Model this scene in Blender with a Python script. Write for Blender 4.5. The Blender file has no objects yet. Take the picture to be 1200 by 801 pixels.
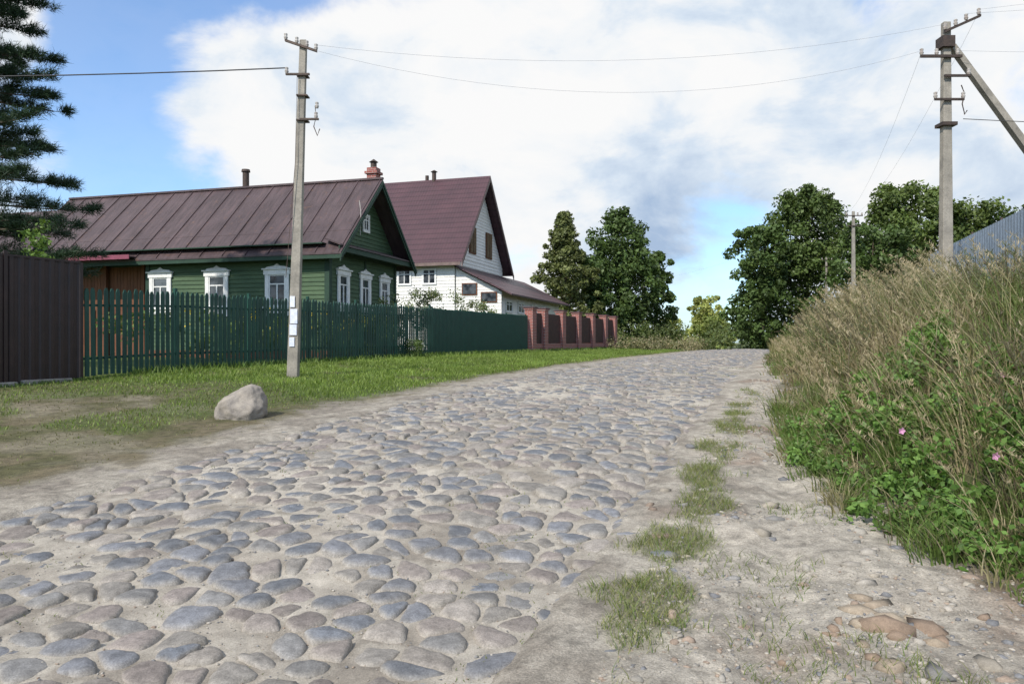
import bpy, math, numpy as np
from mathutils import Vector
R=np.random.RandomState
rad=math.radians
sc=bpy.context.scene
# ------------------------------------------------------------------ noise
def vnoise(x,y,seed=0):
    xi=np.floor(x).astype(np.int64); yi=np.floor(y).astype(np.int64)
    fx=x-xi; fy=y-yi
    fx=fx*fx*(3-2*fx); fy=fy*fy*(3-2*fy)
    def h(a,b):
        n=(a*374761393+b*668265263+seed*974711)&0x7fffffff
        n=((n^(n>>13))*1274126177)&0x7fffffff
        n=(n^(n>>16))
        return (n&0xffff)/65535.0
    return (h(xi,yi)*(1-fx)+h(xi+1,yi)*fx)*(1-fy)+(h(xi,yi+1)*(1-fx)+h(xi+1,yi+1)*fx)*fy
def fbm(x,y,o=4,seed=0):
    x=np.asarray(x,float); y=np.asarray(y,float)
    s=0;a=.5;tot=0
    for i in range(o):
        s=s+a*vnoise(x,y,seed+i*17); tot+=a; a*=.5; x=x*2.03+3.1; y=y*2.03+7.7
    return s/tot
def sst(x,a=0.,b=1.):
    u=np.clip((x-a)/(b-a),0,1); return u*u*(3-2*u)
# ------------------------------------------------------------------ terrain
_ys=np.arange(-100,500,.25)
_pv=np.interp(_ys,[-100,-20,0,3.5,6.2,10,13.5,17.6,29,49,60,75,120,300,500],
              [-2.5,-.8,-.08,.03,.19,.45,.64,.79,.92,.98,1.0,.75,-1.2,-3,-3])
_pv=np.convolve(np.pad(_pv,6,mode='edge'),np.ones(13)/13,'valid')
def prof(y): return np.interp(y,_ys,_pv)
OX,OY=-3.92,0.; US=(.3502,.9367); NS=(.9367,-.3502)
def st(x,y):
    dx=x-OX; dy=y-OY
    return dx*US[0]+dy*US[1], dx*NS[0]+dy*NS[1]
def xy(s,t): return OX+s*US[0]+t*NS[0], OY+s*US[1]+t*NS[1]
def Xb(y): return np.interp(y,[-20,3,4.55,6.2,8.1,12.5,20,29,60,400],[4.2,3.5,3.1,2.95,3.2,4.6,7.0,10.0,21,150])
def bankA(y): return np.interp(y,[-10,3,25,40,60,90],[.8,1,1,.75,.2,.1])
HW=2.60
def H(x,y,road=False):
    x=np.asarray(x,float); y=np.asarray(y,float)
    h=prof(y); s,t=st(x,y)
    h=h+.13*sst(-t,3,9)
    q=x-Xb(y)+.5*(fbm(x*.8,y*.8,3,5)-.5)
    h=h+bankA(y)*(1.35*sst(q,0,2.5)+.12*np.clip(q-2,0,8)+.35*(fbm(x*.45,y*.45,3,6)-.5)*sst(q,.5,2))
    n=.05*(fbm(x*.7,y*.7,4,9)-.5)+.03*(fbm(x*4,y*4,3,11)-.5)
    if road:
        h=h+.07*(1-np.clip(np.abs(t)/HW,0,1)**2)+.05*(fbm(x*.7,y*.7,4,9)-.5)
    else:
        h=h+n-.09*sst(HW-.15-np.abs(t),0,.25)*(s<68)
        pth=sst(t,2.6,3.0)*sst(-q,0,.4)
        h=h+pth*(.10*(fbm(x*1.7,y*1.2,4,21)-.5)+.05*(fbm(x*6,y*6,4,23)-.5)-.05*sst(.3-np.abs(t-3.6),0,.3))
    return h
def h1(x,y): return float(H(np.array([x]),np.array([y]))[0])
# ------------------------------------------------------------------ mesh helpers
def mk(name,V,F,mat,col=None,smooth=False,parent=None):
    V=np.asarray(V,np.float32); F=np.asarray(F,np.int32)
    me=bpy.data.meshes.new(name)
    me.vertices.add(len(V)); me.vertices.foreach_set('co',V.ravel())
    M,k=F.shape
    me.loops.add(M*k); me.loops.foreach_set('vertex_index',F.ravel())
    me.polygons.add(M); me.polygons.foreach_set('loop_start',np.arange(0,M*k,k,dtype=np.int32))
    if smooth: me.polygons.foreach_set('use_smooth',np.ones(M,bool))
    me.update(calc_edges=True)
    if col is not None:
        c=np.ones((len(V),4),np.float32); c[:,:3]=col
        a=me.color_attributes.new('Col','FLOAT_COLOR','POINT'); a.data.foreach_set('color',c.ravel())
    me.materials.append(mat)
    ob=bpy.data.objects.new(name,me); sc.collection.objects.link(ob)
    if parent: ob.parent=parent
    return ob
def empty(name,loc=(0,0,0),rz=0):
    e=bpy.data.objects.new(name,None); e.location=loc; e.rotation_euler=(0,0,rz); e.empty_display_size=.3
    sc.collection.objects.link(e); return e
class B:
    def __init__(s): s.v=[]; s.f=[]
    def hexa(s,p):
        n=len(s.v); s.v+=[tuple(a) for a in p]
        s.f+=[(n,n+3,n+2,n+1),(n+4,n+5,n+6,n+7),(n,n+1,n+5,n+4),(n+1,n+2,n+6,n+5),(n+2,n+3,n+7,n+6),(n+3,n,n+4,n+7)]
    def box(s,x0,x1,y0,y1,z0,z1):
        s.hexa([(x0,y0,z0),(x1,y0,z0),(x1,y1,z0),(x0,y1,z0),(x0,y0,z1),(x1,y0,z1),(x1,y1,z1),(x0,y1,z1)])
    def poly(s,p):
        n=len(s.v); s.v+=[tuple(a) for a in p]; s.f.append(tuple(range(n,n+len(p))))
    def tube(s,pts,rr,sides=8,cap=True):
        pts=[Vector(p) for p in pts]; n0=len(s.v)
        if not hasattr(rr,'__len__'): rr=[rr]*len(pts)
        for i,p in enumerate(pts):
            d=(pts[min(i+1,len(pts)-1)]-pts[max(i-1,0)]).normalized()
            a=d.cross(Vector((0,0,1)));
            if a.length<.05: a=d.cross(Vector((0,1,0)))
            a.normalize(); b=d.cross(a)
            for k in range(sides):
                an=2*math.pi*(k+.5)/sides
                s.v.append(tuple(p+(a*math.cos(an)+b*math.sin(an))*rr[i]))
        for i in range(len(pts)-1):
            for k in range(sides):
                a=n0+i*sides+k; b=n0+i*sides+(k+1)%sides
                s.f.append((a,b,b+sides,a+sides))
        if cap:
            s.f.append(tuple(n0+k for k in range(sides))[::-1])
            e=n0+(len(pts)-1)*sides; s.f.append(tuple(e+k for k in range(sides)))
    def build(s,name,mat,parent=None,bevel=0,smooth=False):
        me=bpy.data.meshes.new(name); me.from_pydata(s.v,[],s.f); me.materials.append(mat)
        if smooth:
            for p in me.polygons: p.use_smooth=True
        ob=bpy.data.objects.new(name,me); sc.collection.objects.link(ob)
        if parent: ob.parent=parent
        if bevel:
            m=ob.modifiers.new('b','BEVEL'); m.width=bevel; m.segments=2; m.limit_method='ANGLE'
        return ob
# ------------------------------------------------------------------ materials
def nm(name):
    m=bpy.data.materials.new(name); m.use_nodes=True; nt=m.node_tree
    bs=nt.nodes['Principled BSDF']; return m,nt,bs
def N(nt,t,**k):
    n=nt.nodes.new(t)
    for a,b in k.items(): setattr(n,a,b)
    return n
def noise(nt,vec,scale,detail=4,rough=.55,dist=0):
    n=N(nt,'ShaderNodeTexNoise'); n.inputs['Scale'].default_value=scale; n.inputs['Detail'].default_value=detail
    n.inputs['Roughness'].default_value=rough; n.inputs['Distortion'].default_value=dist
    nt.links.new(vec,n.inputs['Vector']); return n.outputs['Fac']
def ramp(nt,fac,stops):
    r=N(nt,'ShaderNodeValToRGB'); cr=r.color_ramp
    while len(cr.elements)<len(stops): cr.elements.new(.5)
    for e,(p,c) in zip(cr.elements,stops): e.position=p; e.color=(c[0],c[1],c[2],1)
    nt.links.new(fac,r.inputs['Fac']); return r.outputs['Color']
def mix(nt,fac,a,b,mode='MIX'):
    m=N(nt,'ShaderNodeMix',data_type='RGBA',blend_type=mode)
    for s,v in ((m.inputs[0],fac),(m.inputs[6],a),(m.inputs[7],b)):
        if isinstance(v,(int,float)): s.default_value=v
        elif isinstance(v,tuple): s.default_value=(v[0],v[1],v[2],1)
        else: nt.links.new(v,s)
    return m.outputs[2]
def mth(nt,op,a,b=0.,c=0.):
    m=N(nt,'ShaderNodeMath',operation=op)
    for i,v in enumerate((a,b,c)):
        if isinstance(v,(int,float)): m.inputs[i].default_value=v
        else: nt.links.new(v,m.inputs[i])
    return m.outputs[0]
def bump(nt,bs,h,strength=.3,dist=.02):
    b=N(nt,'ShaderNodeBump'); b.inputs['Strength'].default_value=strength; b.inputs['Distance'].default_value=dist
    nt.links.new(h,b.inputs['Height']); nt.links.new(b.outputs[0],bs.inputs['Normal'])
def simple(name,c1,c2=None,scale=3,rough=.7,bmp=.2,metal=0,stretch=None,spec=.4,streak=None):
    m,nt,bs=nm(name); c2=c2 or tuple(x*.7 for x in c1)
    tc=N(nt,'ShaderNodeTexCoord').outputs['Object']
    if stretch:
        mp=N(nt,'ShaderNodeMapping'); mp.inputs['Scale'].default_value=stretch; nt.links.new(tc,mp.inputs['Vector']); tc=mp.outputs[0]
    f=noise(nt,tc,scale,6,.6); f2=noise(nt,tc,scale*9,4,.6)
    col=ramp(nt,f,[(.32,c2),(.68,c1)])
    g=ramp(nt,f2,[(.3,(.75,.75,.75)),(.7,(1.12,1.12,1.12))])
    col=mix(nt,.8,col,g,'MULTIPLY')
    nt.links.new(col,bs.inputs['Base Color']); bs.inputs['Roughness'].default_value=rough
    bs.inputs['Metallic'].default_value=metal; bs.inputs['Specular IOR Level'].default_value=spec
    if bmp: bump(nt,bs,f2,bmp,.01)
    return m
def leafmat(name,trans=.35,rough=.5):
    m,nt,bs=nm(name); out=nt.nodes['Material Output']
    at=N(nt,'ShaderNodeAttribute',attribute_name='Col').outputs['Color']
    nt.links.new(at,bs.inputs['Base Color']); bs.inputs['Roughness'].default_value=rough; bs.inputs['Specular IOR Level'].default_value=.25
    tr=N(nt,'ShaderNodeBsdfTranslucent'); c=mix(nt,1.,at,(1.3,1.35,.6),'MULTIPLY'); nt.links.new(c,tr.inputs['Color'])
    mx=N(nt,'ShaderNodeMixShader'); mx.inputs[0].default_value=trans
    nt.links.new(bs.outputs[0],mx.inputs[1]); nt.links.new(tr.outputs[0],mx.inputs[2]); nt.links.new(mx.outputs[0],out.inputs['Surface'])
    return m
def vcolmat(name,rough=.9,s1=6,s2=60,bs1=.4,amp=.35,dist=.02):
    m,nt,bs=nm(name)
    at=N(nt,'ShaderNodeAttribute',attribute_name='Col').outputs['Color']
    tc=N(nt,'ShaderNodeTexCoord').outputs['Object']
    a=noise(nt,tc,s1,5,.65); b=noise(nt,tc,s2,4,.7)
    g=ramp(nt,a,[(.3,(1-amp,)*3),(.7,(1+amp*.6,)*3)]); g2=ramp(nt,b,[(.3,(1-amp,)*3),(.7,(1+amp*.7,)*3)])
    c=mix(nt,1.,at,g,'MULTIPLY'); c=mix(nt,1.,c,g2,'MULTIPLY')
    nt.links.new(c,bs.inputs['Base Color']); bs.inputs['Roughness'].default_value=rough; bs.inputs['Specular IOR Level'].default_value=.25
    hh=mth(nt,'ADD',mth(nt,'MULTIPLY',a,.6),mth(nt,'MULTIPLY',b,.4)); bump(nt,bs,hh,bs1,dist)
    return m
M_ground=vcolmat('ground_soil',.95,9,75,.9,.42,.035)
M_road=vcolmat('road_sand',.95,7,110,.7,.32,.02)
M_stone=vcolmat('cobble_stone',.7,16,110,.6,.36,.012)
M_peb=vcolmat('pebble_stone',.85,20,150,.4,.25,.01)
M_leaf=leafmat('foliage_leaf',.22); M_grass=leafmat('grass_blade',.3)
M_needle=leafmat('pine_needles',.1)
M_bark=simple('bark',(.11,.085,.06),(.05,.04,.03),6,.9,.6)
M_conc=simple('weathered_concrete',(.34,.31,.26),(.19,.175,.15),2.5,.9,.45)
M_steel=simple('rusty_steel',(.10,.07,.055),(.05,.04,.035),12,.6,.2,.5)
M_porc=simple('porcelain_insulator',(.5,.48,.45),(.25,.2,.17),9,.3,.0)
M_wire=simple('wire_aluminium',(.36,.37,.40),(.28,.28,.3),5,.5,0)
M_wired=simple('wire_insulated',(.05,.05,.055),(.03,.03,.03),5,.6,0)
M_picket=simple('green_fence_paint',(.013,.070,.050),(.007,.040,.032),3,.5,.15,stretch=(1,1,.3))
M_sheetg=simple('green_profiled_sheet',(.010,.062,.040),(.008,.045,.03),3,.45,.05)
M_brown=simple('brown_profiled_sheet',(.042,.023,.021),(.026,.015,.014),3,.45,.05)
M_greysheet=simple('galvanised_sheet',(.26,.32,.40),(.20,.25,.31),2,.5,.05,.3)
M_white=simple('white_paint',(.80,.80,.78),(.66,.66,.64),4,.6,.15)
M_siding=simple('cream_siding',(.79,.775,.73),(.69,.675,.64),1.2,.6,.05)
M_gwood=simple('green_painted_boards',(.075,.125,.062),(.042,.080,.042),2.2,.75,.35,stretch=(.4,.4,3))
M_gdark=simple('dark_green_trim',(.020,.054,.033),(.012,.036,.022),2.5,.65,.2)
M_bwood=simple('brown_timber',(.19,.075,.035),(.10,.04,.02),3,.8,.3,stretch=(4,4,.5))
M_shut=simple('shutter_wood',(.17,.11,.055),(.10,.065,.035),5,.8,.3)
M_pink=simple('pink_fascia',(.24,.06,.10),(.16,.04,.06),3,.6,.1)
M_paper=simple('paper_notice',(.75,.75,.77),(.55,.6,.75),14,.8,0)
def roofm():
    m,nt,bs=nm('purple_brown_sheet_roof'); tc=N(nt,'ShaderNodeTexCoord').outputs['Object']
    f=noise(nt,tc,.55,6,.65); mp=N(nt,'ShaderNodeMapping'); mp.inputs['Scale'].default_value=(5,.6,.6); nt.links.new(tc,mp.inputs[0]); s=noise(nt,mp.outputs[0],1.6,6,.65)
    c=ramp(nt,f,[(.3,(.050,.033,.036)),(.7,(.088,.060,.063))]); g=ramp(nt,s,[(.35,(.66,.62,.60)),(.55,(1,1,1)),(.75,(1.35,1.2,1.12))])
    c=mix(nt,1.,c,g,'MULTIPLY'); sp=noise(nt,tc,3.5,5,.7); rr=ramp(nt,sp,[(.58,(0,0,0)),(.72,(1,1,1))]); c=mix(nt,mth(nt,'MULTIPLY',rr,.55),c,(.14,.075,.045))
    nt.links.new(c,bs.inputs['Base Color']); bs.inputs['Roughness'].default_value=.5; bs.inputs['Specular IOR Level'].default_value=.45; bump(nt,bs,f,.5,.08); return m
M_roof=roofm()
def glassm():
    m,nt,bs=nm('window_glass'); tc=N(nt,'ShaderNodeTexCoord').outputs['Object']
    f=noise(nt,tc,2.2,3,.5); c=ramp(nt,f,[(.4,(.015,.02,.025)),(.6,(.09,.1,.11))]); nt.links.new(c,bs.inputs['Base Color'])
    bs.inputs['Roughness'].default_value=.08; bs.inputs['Specular IOR Level'].default_value=.7
    return m
M_glass=glassm()
def brickm():
    m,nt,bs=nm('red_brick'); tc=N(nt,'ShaderNodeTexCoord').outputs['Object']
    sp=N(nt,'ShaderNodeSeparateXYZ'); nt.links.new(tc,sp.inputs[0]); cb=N(nt,'ShaderNodeCombineXYZ')
    nt.links.new(mth(nt,'ADD',sp.outputs[0],sp.outputs[1]),cb.inputs[0]); nt.links.new(sp.outputs[2],cb.inputs[1])
    b=N(nt,'ShaderNodeTexBrick'); nt.links.new(cb.outputs[0],b.inputs['Vector']); b.inputs['Scale'].default_value=1
    b.inputs['Brick Width'].default_value=.26; b.inputs['Row Height'].default_value=.078; b.inputs['Mortar Size'].default_value=.010
    b.inputs['Color1'].default_value=(.30,.075,.055,1); b.inputs['Color2'].default_value=(.21,.055,.042,1); b.inputs['Mortar'].default_value=(.30,.25,.23,1)
    nt.links.new(b.outputs['Color'],bs.inputs['Base Color']); bs.inputs['Roughness'].default_value=.85
    bump(nt,bs,b.outputs['Fac'],-.4,.01); return m
M_brick=brickm()
def tilem():
    m,nt,bs=nm('maroon_metal_tile'); tc=N(nt,'ShaderNodeTexCoord').outputs['Object']
    sp=N(nt,'ShaderNodeSeparateXYZ'); nt.links.new(tc,sp.inputs[0])
    a=mth(nt,'SINE',mth(nt,'MULTIPLY',sp.outputs[0],2*math.pi/.2)); 
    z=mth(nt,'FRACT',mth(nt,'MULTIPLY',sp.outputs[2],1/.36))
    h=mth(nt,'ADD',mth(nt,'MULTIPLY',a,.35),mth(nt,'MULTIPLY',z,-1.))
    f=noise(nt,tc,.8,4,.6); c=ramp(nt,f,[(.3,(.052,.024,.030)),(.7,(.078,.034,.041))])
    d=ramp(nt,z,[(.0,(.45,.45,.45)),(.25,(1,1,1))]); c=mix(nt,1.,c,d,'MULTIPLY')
    nt.links.new(c,bs.inputs['Base Color']); bs.inputs['Roughness'].default_value=.5; bump(nt,bs,h,.7,.03); return m
M_tile=tilem()
# ------------------------------------------------------------------ ground sheet
def axis(lo,hi,step,far,ratio=1.13):
    a=list(np.arange(lo,hi,step)); d=step; x=a[-1]
    while x<far: d*=ratio; x+=d; a.append(x)
    d=step; x=a[0]
    while x>-far: d*=ratio; x-=d; a.insert(0,x)
    return np.array(a)
gx=np.array(sorted(set(list(axis(-11,12,.075,2500))+list(np.arange(.3,4.,.075)+.0375))))
gy=list(np.arange(2.,8,.04))+list(np.arange(8,22,.075)); d=.075;x=gy[-1]
while x<3000:
    d=min(d*1.025,3) if x<120 else d*1.15; x+=d; gy.append(x)
d=.075;x=gy[0]
while x>-1500: d*=1.2; x-=d; gy.insert(0,x)
gy=np.array(gy)
X,Y=np.meshgrid(gx,gy); X=X.ravel(); Y=Y.ravel(); Z=H(X,Y)
def lerp(a,b,w): return a*(1-w)[:,None]+b*w[:,None]
def C(*c): return np.array(c)[None,:]
def greenw(x,y):
    s,t=st(x,y)
    g=sst(s+ (fbm(x*.35,y*.35,3,31)-.5)*9,10,14.5)*sst(-t,2.9,3.7)
    g=np.maximum(g*sst(fbm(x*.9,y*.9,4,32),.12,.36),.6*sst(fbm(x*.6,y*.6,4,33),.47,.6)*sst(-t,3.0,4.5))
    return g
def stripw(x,y):
    s,t=st(x,y)
    c=2.86+.30*(fbm(s*.5,s*0,2,41)-.5)
    w=sst(.27-np.abs(t-c)+.60*(fbm(x*2.2,y*2.2,3,42)-.5),0,.22)
    return w*sst(fbm(x*1.1,y*1.1,3,43),.38,.54)*(s<17)
s_,t_=st(X,Y); q_=X-Xb(Y)
n1=fbm(X*.8,Y*.8,4,51); n2=fbm(X*3,Y*3,4,52); n3=fbm(X*9,Y*9,3,53)
col=lerp(np.repeat(C(.155,.13,.08),len(X),0),C(.10,.095,.045),sst(n2,.35,.6))
col=lerp(col,C(.24,.21,.155),sst(n1,.52,.70)*.65)
col=lerp(col,C(.075,.115,.025),greenw(X,Y)*.9)
sand=lerp(np.repeat(C(.37,.335,.28),len(X),0),C(.26,.23,.19),sst(n2,.4,.65))
col=lerp(col,sand,sst(t_+ (n2-.5)*1.6,-3.6,-2.8))
pathc=lerp(sand,C(.235,.165,.12),sst(n1+.17*sst(q_,-1.3,0),.58,.72)*.7)
pathc=lerp(pathc,C(.44,.40,.335),sst(fbm(X*1.3,Y*.9,4,54),.44,.58)*.8)
pathc=lerp(pathc,C(.22,.20,.17),sst(n3,.58,.7)*.45)
col=lerp(col,pathc,sst(t_,2.4,2.7))
col=lerp(col,C(.12,.125,.05),stripw(X,Y)*.6)
col=lerp(col,C(.075,.08,.035),sst(q_+(n2-.5)*.8,-.15,.3))
far=sst(np.hypot(X,Y),60,90); col=lerp(col,C(.11,.13,.045),far*sst(np.abs(t_),3,4))
nx,ny=len(gx),len(gy)
i=np.arange((ny-1)*(nx-1)); r=i//(nx-1); c=i%(nx-1); a=r*nx+c
F=np.stack([a,a+1,a+nx+1,a+nx],1)
mk('ground',np.stack([X,Y,Z],1),F,M_ground,col,True)
# ------------------------------------------------------------------ road bed
def sstep():
    a=list(np.arange(.5,16,.04)); d=.04
    while a[-1]<80: d=min(d*1.04,.5); a.append(a[-1]+d)
    return np.array(a)
ss=sstep(); tt=np.arange(-HW-.35,HW+.36,.04)
S,T=np.meshgrid(ss,tt,indexing='ij'); S=S.ravel();T=T.ravel(); X,Y=xy(S,T)
def sandz(x,y): return .040*(fbm(x*3.3,y*3.3,5,61)-.5)+.05*(fbm(x*.9,y*.9,3,62)-.5)
edge=np.abs(T)+.45*(fbm(X*1.5,Y*1.5,3,63)-.5)
Z=H(X,Y,True)+sandz(X,Y)-.10*sst(edge,HW-.12,HW+.2)-.05
n1=fbm(X*.7,Y*.7,4,64); n2=fbm(X*4,Y*4,4,65)
col=lerp(np.repeat(C(.385,.35,.295),len(X),0),C(.265,.235,.195),sst(n2,.38,.62))
col=lerp(col,C(.46,.42,.355),sst(n1,.48,.66)*.7)
nt_=len(tt); i=np.arange((len(ss)-1)*(nt_-1)); r=i//(nt_-1); c=i%(nt_-1); a=r*nt_+c
F=np.stack([a,a+nt_,a+nt_+1,a+1],1)[:,::-1]
road=empty('cobblestone_road')
mk('sand_bed',np.stack([X,Y,Z],1),F,M_road,col,True,parent=road)
# ------------------------------------------------------------------ cobbles : clipped voronoi cells
def cells(s0,s1,ds,dt,rng,drop):
    ns=int((s1-s0)/ds)+1; nT=int((2*HW+.1)/dt)+1
    P={}
    for i in range(ns):
        for j in range(nT):
            if rng.rand()<drop: continue
            P[(i,j)]=(s0+(i+.5*(j%2))*ds+rng.uniform(-.46,.46)*ds, -HW+.08+j*dt+rng.uniform(-.46,.46)*dt)
    out=[]
    for (i,j),(ps,pt) in P.items():
        k=ds/.26; poly=[(a*k,b*k) for a,b in ((-.38,-.42),(.38,-.42),(.38,.42),(-.38,.42))]
        for di in (-2,-1,0,1,2):
            for dj in (-2,-1,0,1,2):
                qv=P.get((i+di,j+dj))
                if qv is None or (di==0 and dj==0): continue
                vx,vy=qv[0]-ps,qv[1]-pt; m=(vx*vx+vy*vy)/2
                new=[];L=len(poly)
                for k2 in range(L):
                    A=poly[k2];Bq=poly[(k2+1)%L]
                    da=A[0]*vx+A[1]*vy-m; db=Bq[0]*vx+Bq[1]*vy-m
                    if da<=0: new.append(A)
                    if da*db<0:
                        u=da/(da-db); new.append((A[0]+(Bq[0]-A[0])*u,A[1]+(Bq[1]-A[1])*u))
                poly=new
                if len(poly)<3: break
            if len(poly)<3: break
        if len(poly)>=3: out.append((ps,pt,np.array(poly)))
    return out
rng=R(3)
Vs=[];Fs=[];Cs=[];base=0
pal=np.array([(.115,.13,.155),(.14,.15,.172),(.205,.175,.162),(.19,.165,.15),(.195,.182,.165),(.10,.115,.14),(.25,.225,.20),(.165,.165,.165)])
sandc=np.array([.37,.335,.285])
cl=[(c_,16) for c_ in cells(1.2,20,.20,.235,rng,.18)]+[(c_,10) for c_ in cells(20.1,68,.25,.28,rng,.14)]
for ((ps,pt,poly),NSG) in cl:
    L=len(poly); ctr=poly.mean(0); p=poly-ctr
    if np.ptp(p[:,0])<.06 or np.ptp(p[:,1])<.06: continue
    cx,cy=xy(ps+ctr[0],pt+ctr[1])
    bare=float(fbm(np.array([cx*.6]),np.array([cy*.6]),3,66)[0])
    if rng.rand()<.06+1.5*max(0,bare-.56)+.25*max(0,abs(pt)-2.2): continue
    cum=[0]; 
    for k in range(L): cum.append(cum[-1]+np.linalg.norm(p[(k+1)%L]-p[k]))
    u=np.linspace(0,cum[-1],NSG*2,endpoint=False); pc=np.vstack([p,p[:1]])
    q=np.stack([np.interp(u,cum,pc[:,0]),np.interp(u,cum,pc[:,1])],1)
    for _ in range(2+rng.randint(3)): q=(np.roll(q,1,0)+q*2+np.roll(q,-1,0))/4
    q=q[::2]
    q=q*(rng.uniform(.76,.96))*(1+rng.uniform(-.08,.08,(NSG,1)))
    hh=rng.uniform(-.014,.012)-.022*max(0,bare-.47)*4
    tilt=rng.uniform(-.11,.11,2); hgt=rng.uniform(.016,.030)
    cs=pal[rng.randint(len(pal))]*rng.uniform(.78,1.25)
    cs=cs*.88+sandc*.12
    rings=[(1.05,-.045),(1.0,-.004),(.93,.45),(.76,.85),(.42,1.0)]
    vv=[];cc=[]
    lump=rng.uniform(-.004,.004,NSG)
    for ri,(sc_,zf) in enumerate(rings):
        qq=q*sc_; X_,Y_=xy(ps+ctr[0]+qq[:,0],pt+ctr[1]+qq[:,1])
        zz=hh+ (zf*hgt if zf>=0 else zf)+qq[:,0]*tilt[0]+qq[:,1]*tilt[1]+lump*(ri>1)+rng.uniform(-.0015,.0015,NSG)
        vv.append(np.stack([X_,Y_,zz],1)); w=(.9,.75,.38,.10,.02)[ri]
        cc.append(np.repeat((cs*(1-w)+sandc*w)[None],NSG,0))
    X_,Y_=xy(ps+ctr[0],pt+ctr[1]); vv.append(np.array([[X_,Y_,hh+hgt*1.0]])); cc.append(cs[None])
    Vs.append(np.vstack(vv)); Cs.append(np.vstack(cc))
    k=np.arange(NSG); k2=(k+1)%NSG; ff=[]
    for r_ in range(4):
        a=base+r_*NSG; ff.append(np.stack([a+k,a+k2,a+NSG+k2],1)); ff.append(np.stack([a+k,a+NSG+k2,a+NSG+k],1))
    a=base+4*NSG; ff.append(np.stack([a+k,a+k2,np.full(NSG,base+5*NSG)],1))
    Fs.append(np.vstack(ff)); base+=5*NSG+1
V=np.vstack(Vs); V[:,2]+=H(V[:,0],V[:,1],True)-.05+.05*(fbm(V[:,0]*.9,V[:,1]*.9,3,62)-.5)*.8+.004
F=np.vstack(Fs)
mk('cobblestones',V,F[:,::-1],M_stone,np.vstack(Cs),True,parent=road)
# ------------------------------------------------------------------ pebbles
t_=(1+5**.5)/2
ICO=np.array([(-1,t_,0),(1,t_,0),(-1,-t_,0),(1,-t_,0),(0,-1,t_),(0,1,t_),(0,-1,-t_),(0,1,-t_),(t_,0,-1),(t_,0,1),(-t_,0,-1),(-t_,0,1)])/np.hypot(1,t_)
ICF=np.array([(0,11,5),(0,5,1),(0,1,7),(0,7,10),(0,10,11),(1,5,9),(5,11,4),(11,10,2),(10,7,6),(7,1,8),(3,9,4),(3,4,2),(3,2,6),(3,6,8),(3,8,9),(4,9,5),(2,4,11),(6,2,10),(8,6,7),(9,8,1)])
def pebbles(name,x,y,z,size,cols,rng):
    n=len(x); an=rng.uniform(0,6.28,n); V=ICO[None]*(1+rng.uniform(-.34,.30,(n,12,1)))
    V=V*np.stack([rng.uniform(.8,1.6,n),rng.uniform(.6,1.,n),rng.uniform(.35,.7,n)],1)[:,None,:]*size[:,None,None]
    ca,sa=np.cos(an)[:,None],np.sin(an)[:,None]
    W=np.stack([V[...,0]*ca-V[...,1]*sa,V[...,0]*sa+V[...,1]*ca,V[...,2]],2)+np.stack([x,y,z],1)[:,None,:]
    F=(ICF[None]+12*np.arange(n)[:,None,None]).reshape(-1,3)
    return mk(name,W.reshape(-1,3),F,M_peb,np.repeat(cols,12,0),False)
rng=R(7); n=18000
y=2.6+ (rng.rand(n)**1.8)*17; xl=-3.92+.374*y+3.0; xr=Xb(y)+.25; x=xl+(xr-xl)*rng.rand(n)
keep=(xr>xl)&(fbm(x*1.3,y*1.3,3,71)+.15*rng.rand(n)+.12*sst(x-Xb(y),-1.1,0)>.58); x=x[keep];y=y[keep]; n=len(x)
size=.004+.016*rng.rand(n)**4+ .025*(rng.rand(n)<.02)
pp=np.array([(.33,.305,.265),(.25,.24,.225),(.39,.355,.305),(.29,.225,.175),(.18,.18,.185),(.36,.32,.26)])
pebbles('gravel',x,y,H(x,y)+size*.0,size,pp[rng.randint(6,size=n)]*rng.uniform(.8,1.15,(n,1)),rng)
n=110; y=3.0+rng.rand(n)**1.3*8; x=Xb(y)-rng.rand(n)**1.2*2.0+.1; size=.02+.065*rng.rand(n)**2
pebbles('rubble_stones',x,y,H(x,y)-size*.05,size,pp[rng.randint(6,size=n)]*rng.uniform(.7,1.05,(n,1)),rng)
n=26; x=2.0+rng.normal(0,.35,n); y=4.0+rng.normal(0,.22,n); size=.02+.09*rng.rand(n)**1.8
pebbles('clay_lumps',x,y,H(x,y)-size*.1,size,np.array([(.29,.235,.175),(.34,.28,.21),(.25,.185,.135)])[rng.randint(3,size=n)],rng)
n=14000; s=1.5+rng.rand(n)**1.6*16; t=rng.uniform(-HW,HW+.3,n); x,y=xy(s,t); size=.003+.010*rng.rand(n)**3
pebbles('road_grit',x,y,H(x,y,True)-.045+sandz(x,y)-.002,size,pp[rng.randint(5,size=n)],rng)
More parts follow.
